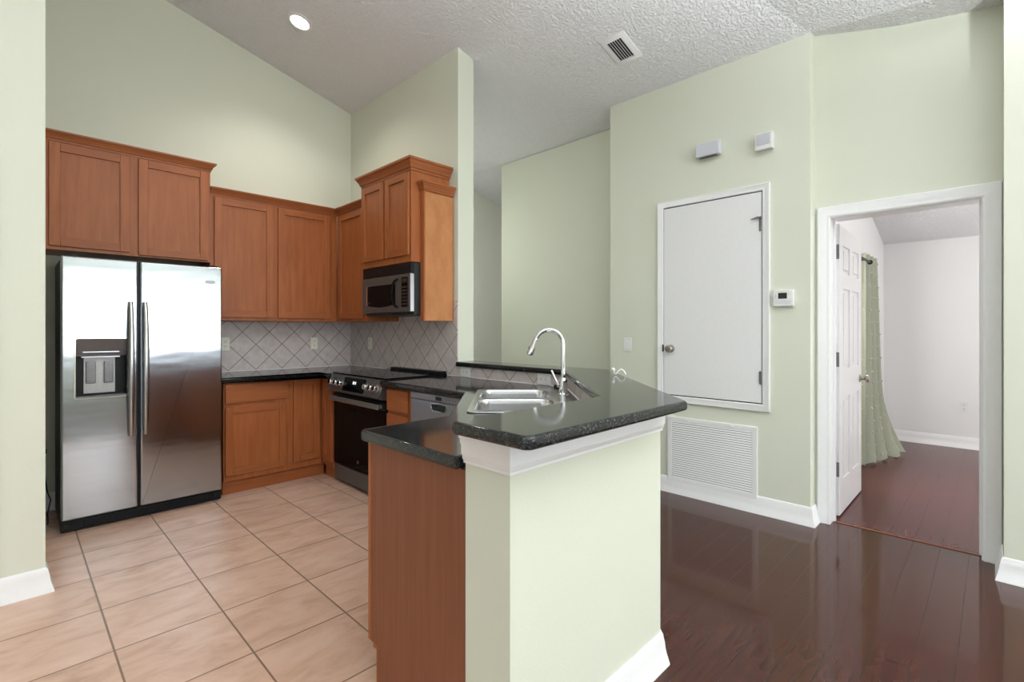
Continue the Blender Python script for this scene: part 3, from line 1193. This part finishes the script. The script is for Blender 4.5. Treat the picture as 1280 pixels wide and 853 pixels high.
sweep(bm, [(0.817 + 0.030 * math.cos(2 * PI * k / 24), 1.640 + 0.010 * math.sin(2 * PI * k / 24)) for k in range(24)], [(-0.002, 0.0005), (0.002, 0.0005), (0.002, -0.002), (-0.002, -0.002)], True, fz)
box(bm, 0.795, 0.839, -0.002, -0.0003, 1.6365, 1.6435, 0.0005, 1)
obj('badge', bm, 'dark_metal', rd)
for a in (0.02, 0.815):
    boxo('hinge_cover', 'black', t, a, a + 0.06, 0.03, 0.13, 1.7535, 1.766, 0.004, 2)
t = thing('power_cord', 'thin black power cord hanging in the gap left of the refrigerator', 'cord', (0.172, 4.40, 0))
bm = B()
tube(bm, [(0, 0.05, 0.005), (0.0, 0.0, 0.03), (-0.005, -0.04, 0.10), (0.012, 0.02, 0.17), (0.0, 0.16, 0.20), (-0.01, 0.34, 0.34), (-0.01, 0.405, 0.42)], 0.004, 8)
obj('cable', bm, 'cord', t)
bm = B()
box(bm, -0.025, 0.008, 0.400, 0.428, 0.405, 0.44, 0.004, 2)
obj('plug', bm, 'cord', t)

# ------------------------------------------------------------------ range
t = thing('range', 'black and stainless slide-in electric range under the microwave', 'range', (1.935, 4.028, 0), RT)
RW = 0.840
bm = B()
box(bm, 0, RW, 0.034, 0.555, 0.02, 0.9155, 0.002, 1)
for a in (0.05, RW - 0.05):
    for b in (0.08, 0.50):
        cyl(bm, (a, b, 0), (a, b, 0.02), 0.018, n=12)
obj('body', bm, 'black_case', t)
bm = B()
box(bm, 0.0, RW, -0.012, 0.555, 0.9160, 0.9275, 0.003, 2)
ck = obj('cooktop', bm, 'black_glass', t)
for x, y, r in ((0.22, 0.15, 0.10), (0.62, 0.15, 0.085), (0.22, 0.40, 0.08), (0.62, 0.40, 0.10)):
    bm = B()
    lathe(bm, [(r, 0), (r, 1), (r - 0.003, 1), (r - 0.003, 0)], (x, y, 0.9276), (x, y, 0.9279), 40, False)
    obj('burner_ring', bm, 'dark_metal', ck)
bm = B()
box(bm, 0.09, RW - 0.002, 0.490, 0.552, 0.9278, 0.948, 0.004, 2)
obj('vent_trim', bm, 'black', t)
bm = B()
box(bm, 0.004, RW - 0.004, 0.0, 0.033, 0.028, 0.158, 0.005, 2)
obj('drawer', bm, 'steel_grey', t)
bm = B()
box(bm, 0.004, RW - 0.004, -0.006, 0.033, 0.166, 0.752, 0.005, 2)
od = obj('oven_door', bm, 'black_glass', t)
bm = B()
box(bm, 0.12, RW - 0.12, -0.0075, -0.006, 0.27, 0.63, 0.0005, 1)
obj('oven_window', bm, 'dark_glass', od)
bm = B()
box(bm, 0.004, RW - 0.004, -0.012, -0.0065, 0.690, 0.750, 0.002, 1)
obj('door_trim', bm, 'black', od)
bm = B()
box(bm, 0.030, RW - 0.030, -0.062, -0.046, 0.698, 0.738, 0.007, 3)
for a in (0.045, RW - 0.075):
    box(bm, a, a + 0.03, -0.050, -0.010, 0.704, 0.732, 0.004, 2)
obj('handle', bm, 'range_handle', od)
bm = B()
lathe(bm, [(0.013, 0), (0.013, 1)], (RW / 2, -0.0062, 0.235), (RW / 2, -0.0072, 0.235), 24)
obj('emblem', bm, 'steel_handle', od)
bm = B()
slab(bm, [(0.033, 0.768), (-0.040, 0.770), (-0.056, 0.785), (-0.020, 0.912), (-0.013, 0.9145), (0.033, 0.9145)], 0.0, RW, f=lambda a, b, h: (h, a, b))
cp = obj('control_panel', bm, 'steel_grey', t)
pn = Vector((0, -0.127, -0.036)).normalized()
pn = Vector((0, -0.962, 0.273))
pu = Vector((0, 0.273, 0.962))


def onp(x, q, h):
    return Vector((x, -0.056, 0.785)) + pu * q + pn * h


bm = B()
slab(bm, [(0.245, 0.012), (0.585, 0.012), (0.585, 0.122), (0.245, 0.122)], 0.0003, 0.002, f=lambda a, b, h: onp(a, b, h))
obj('display', bm, 'black_glass', cp)
bm = B()
for a in (0.395, 0.412, 0.434):
    slab(bm, [(a, 0.072), (a + 0.011, 0.072), (a + 0.011, 0.094), (a, 0.094)], 0.0021, 0.0026, f=lambda p, q, h: onp(p, q, h))
obj('clock_digits', bm, 'lcd_glow', cp)
for x in (0.055, 0.145, 0.235 - 0.015, 0.625, 0.700, 0.765):
    bm = B()
    c0, c1 = onp(x, 0.066, 0.0003), onp(x, 0.066, 0.036)
    lathe(bm, [(0.031, 0), (0.031, 0.12), (0.025, 0.18), (0.023, 0.9), (0.020, 1.0)], c0, c1, 24)
    slabp = onp(x, 0.066, 0.036)
    obj('knob', bm, 'chrome', cp)
for a in (0.002, RW - 0.012):
    bm = B()
    slab(bm, [(a, 0.0), (a + 0.010, 0.0), (a + 0.010, 0.130), (a, 0.130)], 0.0003, 0.006, f=lambda p, q, h: onp(p, q, h))
    obj('end_cap', bm, 'steel_handle', cp)

# ------------------------------------------------------------------ microwave
t = thing('microwave', 'black and stainless over-the-range microwave below the raised cabinet', 'microwave', (2.125, 3.893, 1.403), RT)
MW = 0.726
bm = B()
box(bm, 0, MW, 0.032, 0.366, 0.0, 0.3985, 0.003, 2)
obj('body', bm, 'black_case', t)
bm = B()
box(bm, 0, MW, 0.004, 0.0315, 0.318, 0.3985, 0.003, 2)
for k in range(5):
    box(bm, 0.03, MW - 0.03, 0.001, 0.006, 0.330 + k * 0.012, 0.336 + k * 0.012)
obj('vent_grille', bm, 'black', t)
bm = B()
slab(bm, rrect(0.0, MW, 0.022, 0.314, 0.006, 3), -0.004, 0.0315, r=0.006, seg=3, f=fz)
md = obj('door', bm, 'steel_grey', t)
bm = B()
arc = [(0.080, 0.245), (0.080, 0.085)] + [(0.080 + 0.44 * k / 10, 0.085 - 0.020 * math.sin(PI * k / 10)) for k in range(1, 10)] + [(0.520, 0.085), (0.520, 0.245)]
slab(bm, arc, -0.0058, -0.0042, f=fz)
obj('window', bm, 'dark_glass', md)
bm = B()
box(bm, 0.080, 0.094, -0.0075, -0.0060, 0.085, 0.245)
obj('window_trim', bm, 'chrome', md)
bm = B()
tube(bm, [(0.556, -0.006, 0.280), (0.548, -0.030, 0.262), (0.538, -0.042, 0.215), (0.534, -0.046, 0.168), (0.538, -0.042, 0.120), (0.548, -0.030, 0.074), (0.556, -0.006, 0.056)], [0.009, 0.010, 0.0105, 0.011, 0.0105, 0.010, 0.009], 14)
obj('handle', bm, 'black_glass', md)
bm = B()
box(bm, 0.612, 0.694, -0.0062, -0.0042, 0.060, 0.290, 0.0005, 1)
kp = obj('keypad', bm, 'black_glass', md)
bm = B()
for i in range(4):
    for j in range(6):
        box(bm, 0.622 + i * 0.017, 0.634 + i * 0.017, -0.0068, -0.0063, 0.075 + j * 0.026, 0.088 + j * 0.026)
obj('buttons', bm, 'dark_metal', kp)
bm = B()
box(bm, 0.620, 0.686, -0.0068, -0.0063, 0.245, 0.278)
obj('display', bm, 'lcd', kp)
bm = B()
lathe(bm, [(0.006, 0), (0.006, 1)], (0.118, -0.0059, 0.105), (0.118, -0.0066, 0.105), 16)
box(bm, 0.130, 0.142, -0.0066, -0.0060, 0.102, 0.108)
obj('emblem', bm, 'steel_handle', md)
bm = B()
box(bm, MW + 0.0003, MW + 0.003, -0.002, 0.030, 0.024, 0.312, 0.001, 1)
obj('door_edge', bm, 'steel_flat', md)

# ------------------------------------------------------------------ dishwasher
t = thing('dishwasher', 'stainless dishwasher under the counter beside the sink corner', 'dishwasher', (1.936, 2.866, 0), RT)
DW = 0.562
bm = B()
box(bm, 0.003, DW - 0.003, 0.04, 0.55, 0.10, 0.872)
obj('body', bm, 'black_case', t)
bm = B()
box(bm, 0.010, DW - 0.010, 0.06, 0.50, 0.0, 0.099)
obj('toe_kick', bm, 'black', t)
hx = DW * 0.575
bm = B()
box(bm, 0.006, DW - 0.006, -0.016, 0.039, 0.822, 0.866, 0.005, 3)
obj('control_strip', bm, 'steel_flat', t)
bm = B()
slab(bm, rrect(0.006, DW - 0.006, 0.112, 0.820, 0.006, 3), -0.016, 0.039, holes=[round_poly([(hx - 0.085, 0.806), (hx - 0.062, 0.764), (hx + 0.062, 0.764), (hx + 0.085, 0.806)], 0.012)], r=0.005, seg=3, f=fz)
dd = obj('door', bm, 'steel_flat', t)
bm = B()
box(bm, hx - 0.12, hx + 0.12, 0.010, 0.030, 0.75, 0.815)
obj('pocket', bm, 'dark_slot', dd)
bm = B()
sweep(bm, round_poly([(hx - 0.085, 0.806), (hx - 0.062, 0.764), (hx + 0.062, 0.764), (hx + 0.085, 0.806)], 0.012), [(0.0, -0.0162), (0.0, -0.020), (-0.007, -0.020), (-0.007, -0.0162)], True, fz)
obj('pocket_handle', bm, 'chrome', dd)
bm = B()
box(bm, hx - 0.035, hx + 0.030, -0.0175, -0.0162, 0.832, 0.856, 0.0005, 1)
obj('display', bm, 'lcd', t)
for k in range(4):
    bm = B()
    lathe(bm, [(0.004, 0), (0.004, 1)], (hx + 0.08 + k * 0.03, -0.0162, 0.844), (hx + 0.08 + k * 0.03, -0.0172, 0.844), 12)
    obj('button', bm, 'dark_metal', t)


# ------------------------------------------------------------------ outlets, switches, wall devices
def outlet(label, loc, rotz, mat='white_plastic', horiz=False, group=None, slim=False):
    t = thing('electrical_outlet', label, 'outlet', loc, rotz, 'electrical outlets on the walls')
    w, h = (0.058, 0.036) if horiz else (0.035, 0.058)
    bm = B()
    slab(bm, rrect(-w, w, -h, h, 0.005, 3), -0.006, -0.0004, r=0.002, seg=2, f=fz)
    obj('face_plate', bm, mat, t)
    for s in (-1, 1):
        cx, cz = (s * 0.020, 0) if horiz else (0, s * 0.020)
        bm = B()
        slab(bm, rrect(cx - 0.0155, cx + 0.0155, cz - 0.0145, cz + 0.0145, 0.007, 4), -0.0085, -0.0061, r=0.001, seg=1, f=fz)
        rc = obj('receptacle', bm, mat, t)
        bm = B()
        if horiz:
            box(bm, cx - 0.004, cx + 0.006, -0.0089, -0.0086, cz + 0.005, cz + 0.0075)
            box(bm, cx - 0.004, cx + 0.006, -0.0089, -0.0086, cz - 0.0075, cz - 0.005)
            box(bm, cx - 0.010, cx - 0.006, -0.0089, -0.0086, cz - 0.002, cz + 0.002)
        else:
            box(bm, cx - 0.0075, cx - 0.005, -0.0089, -0.0086, cz - 0.003, cz + 0.007)
            box(bm, cx + 0.005, cx + 0.0075, -0.0089, -0.0086, cz - 0.003, cz + 0.007)
            box(bm, cx - 0.002, cx + 0.002, -0.0089, -0.0086, cz - 0.010, cz - 0.006)
        obj('slots', bm, 'dark_slot', rc)
    return t


outlet('almond outlet on the rear backsplash near the stove corner', (2.107, 4.8215, 1.152), 0, 'beige_plastic')
outlet('almond outlet on the rear backsplash half hidden by the refrigerator', (1.318, 4.8215, 1.160), 0, 'beige_plastic')
outlet('outlet on the stove-wall backsplash left of the range', (2.4965, 4.420, 1.152), RT, 'beige_plastic')
outlet('sideways white outlet under the bar top nearest the stove wall end', (2.4965, 2.960, 0.958), RT, 'white_plastic', True)
outlet('sideways white outlet under the bar top beside the faucet', (2.4965, 2.150, 0.958), RT, 'white_plastic', True)
outlet('white outlet low on the bedroom far wall', (7.2495, 0.250, 0.448), RT)

t = thing('light_switch', 'white light switch on the green wall left of the utility door', 'switch', (AX, 2.234, 1.160), RT)
bm = B()
slab(bm, rrect(-0.036, 0.036, -0.058, 0.058, 0.005, 3), -0.006, -0.0004, r=0.002, seg=2, f=fz)
obj('face_plate', bm, 'white_plastic', t)
bm = B()
box(bm, -0.017, 0.017, -0.0105, -0.0061, -0.033, 0.033, 0.002, 2)
obj('rocker', bm, 'white_plastic', t)

t = thing('thermostat', 'white wall thermostat with small dark screen right of the utility door', 'thermostat', (AX, 1.026, 1.500), RT)
bm = B()
slab(bm, rrect(-0.062, 0.062, -0.055, 0.055, 0.006, 4), -0.028, -0.0004, r=0.004, seg=3, f=fz)
obj('housing', bm, 'white_plastic', t)
bm = B()
slab(bm, rrect(-0.030, 0.024, -0.004, 0.036, 0.002, 2), -0.0292, -0.0282, f=fz)
obj('screen', bm, 'lcd', t)
bm = B()
box(bm, 0.034, 0.040, -0.0295, -0.0282, 0.018, 0.030, 0.0004, 1)
box(bm, -0.050, -0.042, -0.0295, -0.0282, 0.006, 0.030, 0.0004, 1)
for k in range(3):
    box(bm, -0.050, 0.050, -0.0288, -0.0282, -0.022 - k * 0.008, -0.019 - k * 0.008)
obj('buttons', bm, 'grey_plastic', t)

t = thing('door_chime', 'longer pale lavender-grey chime box high on the wall above the utility door', 'chime', (AX, 1.528, 2.635), RT, 'door chime boxes')
bm = B()
slab(bm, rrect(-0.095, 0.085, -0.055, 0.050, 0.012, 4), -0.055, -0.0005, r=0.008, seg=3, f=fz)
obj('housing', bm, 'grey_plastic', t)
bm = B()
box(bm, -0.070, 0.060, -0.052, -0.010, -0.0575, -0.0553)
obj('speaker_slot', bm, 'dark_metal', t)
t = thing('door_chime', 'smaller square grey louvred chime box high on the wall right of the longer one', 'chime', (AX, 1.145, 2.590), RT, 'door chime boxes')
bm = B()
slab(bm, rrect(-0.055, 0.055, -0.058, 0.058, 0.004, 3), -0.045, -0.0005, r=0.003, seg=2, f=fz)
obj('housing', bm, 'white_plastic', t)
bm = B()
box(bm, -0.045, 0.045, -0.0475, -0.0453, -0.028, 0.050, 0.001, 1)
for k in range(9):
    box(bm, -0.042, 0.042, -0.0495, -0.0474, -0.024 + k * 0.008, -0.021 + k * 0.008)
obj('grille', bm, 'grey_plastic', t)

# return air grille
t = thing('return_air_grille', 'large white louvred return air grille low on the wall under the utility door', 'vent', (AX, 1.533, 0.345), RT)
GW, GH = 0.337, 0.257
bm = B()
sweep(bm, [(-GW, -GH), (GW, -GH), (GW, GH), (-GW, GH)], [(0, -0.0005), (0, -0.010), (0.006, -0.013), (0.034, -0.010), (0.036, -0.0005)], True, fz)
obj('frame', bm, 'trim', t)
bm = B()
box(bm, -GW + 0.03, GW - 0.03, -0.0025, -0.0005, -GH + 0.03, GH - 0.03)
obj('duct_backing', bm, 'dark_slot', t)
bm = B()
n = 27
for k in range(n):
    z = -GH + 0.040 + k * (2 * GH - 0.080) / (n - 1)
    sl = [(-0.0032, z + 0.0055), (-0.0048, z + 0.0067), (-0.0108, z - 0.0052), (-0.0092, z - 0.0062)]
    slab(bm, sl, -GW + 0.033, GW - 0.033, f=lambda a, b, h: (h, a, b))
obj('louvres', bm, 'trim', t)
for a in (-0.17, 0.17):
    boxo('latch', 'trim', t, a - 0.012, a + 0.012, -0.020, -0.0125, GH - 0.030, GH - 0.012, 0.002, 1)

# ceiling vent (follows the slope)
SLOPE = math.atan(0.264)
vx, vy = 3.168, 1.982
t = thing('ceiling_vent', 'white slotted supply air vent on the sloped ceiling', 'vent', (vx, vy, zc(vx) - 0.0005))
t.rotation_euler = (0, SLOPE, 0)
bm = B()
sweep(bm, [(-0.100, -0.062), (0.100, -0.062), (0.100, 0.062), (-0.100, 0.062)][::-1], [(0, -0.0005), (0, -0.016), (0.008, -0.018), (0.040, -0.006), (0.040, -0.0005)], True)
obj('frame', bm, 'trim', t)
bm = B()
box(bm, -0.105, 0.105, -0.066, 0.066, -0.003, -0.0005)
obj('duct_backing', bm, 'dark_slot', t)
bm = B()
for k in range(7):
    y = -0.058 + k * 0.116 / 6
    slab(bm, [(y - 0.0035, -0.0165), (y - 0.0020, -0.0172), (y + 0.0045, -0.0045), (y + 0.0030, -0.0038)], -0.1, 0.1, f=lambda a, b, h: (h, a, b))
obj('slats', bm, 'trim', t)

lx, ly = 1.638, 4.009
t = thing('recessed_light', 'lit round recessed light in the sloped kitchen ceiling', 'ceiling light', (lx, ly, zc(lx) - 0.0005))
t.rotation_euler = (0, SLOPE, 0)
bm = B()
lathe(bm, [(0.072, 0), (0.098, 0.15), (0.098, 0.5), (0.094, 1.0), (0.072, 0.9)], (0, 0, -0.010), (0, 0, -0.0005), 40, False)
obj('trim_ring', bm, 'trim', t)
bm = B()
lathe(bm, [(0.072, 0), (0.072, 1)], (0, 0, -0.007), (0, 0, -0.003), 40)
obj('lens', bm, 'lamp', t)
ld = bpy.data.lights.new('recessed_lamp_glow', 'SPOT')
ld.energy = 32
ld.spot_size = math.radians(130)
ld.spot_blend = 0.8
ld.shadow_soft_size = 0.06
ld.color = (1.0, 0.93, 0.84)
lo = bpy.data.objects.new('recessed_lamp_glow', ld)
COL.objects.link(lo)
lo.location = (lx - 0.01, ly, zc(lx) - 0.05)

# ------------------------------------------------------------------ bedroom curtain
t = thing('curtain', 'sage green tufted curtain trailing on the bedroom floor beyond the door', 'curtain', (6.05, 0.90, 0))
bm = B()
NS, NTT = 90, 50
grid = []


def cur(s, q):
    fl = max(0.0, (q - 0.55) / 0.45) ** 2.2
    x = 5.55 + 0.70 * s + 0.10 * q * s + 0.10 * fl * s
    y = 0.885 - 0.045 * q * s - 0.17 * fl * s ** 1.5
    fold = math.sin(s * 2 * PI * 3.6 - 0.9 + 0.5 * q)
    y += (0.030 + 0.012 * q) * fold
    x += 0.015 * math.cos(s * 2 * PI * 3.6) * q
    z = 1.995 * (1 - q) + 0.008 + 0.012 * fl * (1 + math.sin(s * 40))
    return Vector((x - 6.05, min(y, 0.940) - 0.90, z))


for j in range(NTT + 1):
    grid.append([bm.verts.new(cur(i / NS, j / NTT)) for i in range(NS + 1)])
for j in range(NTT):
    for i in range(NS):
        bm.faces.new((grid[j][i], grid[j][i + 1], grid[j + 1][i + 1], grid[j + 1][i]))
r_ = bmesh.ops.solidify(bm, geom=bm.faces[:], thickness=0.003)
co = obj('curtain_panel', bm, 'curtain', t)
bm = B()
for k in range(17):
    for i in range(12):
        s = (i + 0.5 + 0.5 * (k % 2)) / 12
        if s > 0.99:
            continue
        p = cur(s, (k + 0.5) / 17)
        ball(bm, (p.x, p.y - 0.004, p.z), 0.010, 1, 0.7, 1, 8, 5)
tf = obj('tufts', bm, 'tuft', co)
tf['kind'] = 'stuff'
t = thing('curtain_rod', 'dark curtain rod end above the sage curtain', 'curtain rod', (4.90, 0.842, 1.918))
bm = B()
cyl(bm, (-0.60, 0, 0), (0.72, 0, 0), 0.010, n=14)
obj('rod', bm, 'black', t)
bm = B()
ball(bm, (0.735, 0, 0), 0.022)
obj('finial', bm, 'black', t)
for a in (-0.45, 0.50):
    bm = B()
    cyl(bm, (a, 0.0, 0), (a, 0.1075, 0), 0.007, n=10)
    cyl(bm, (a, 0.101, 0), (a, 0.1075, 0), 0.025, n=16)
    obj('bracket', bm, 'black', t)
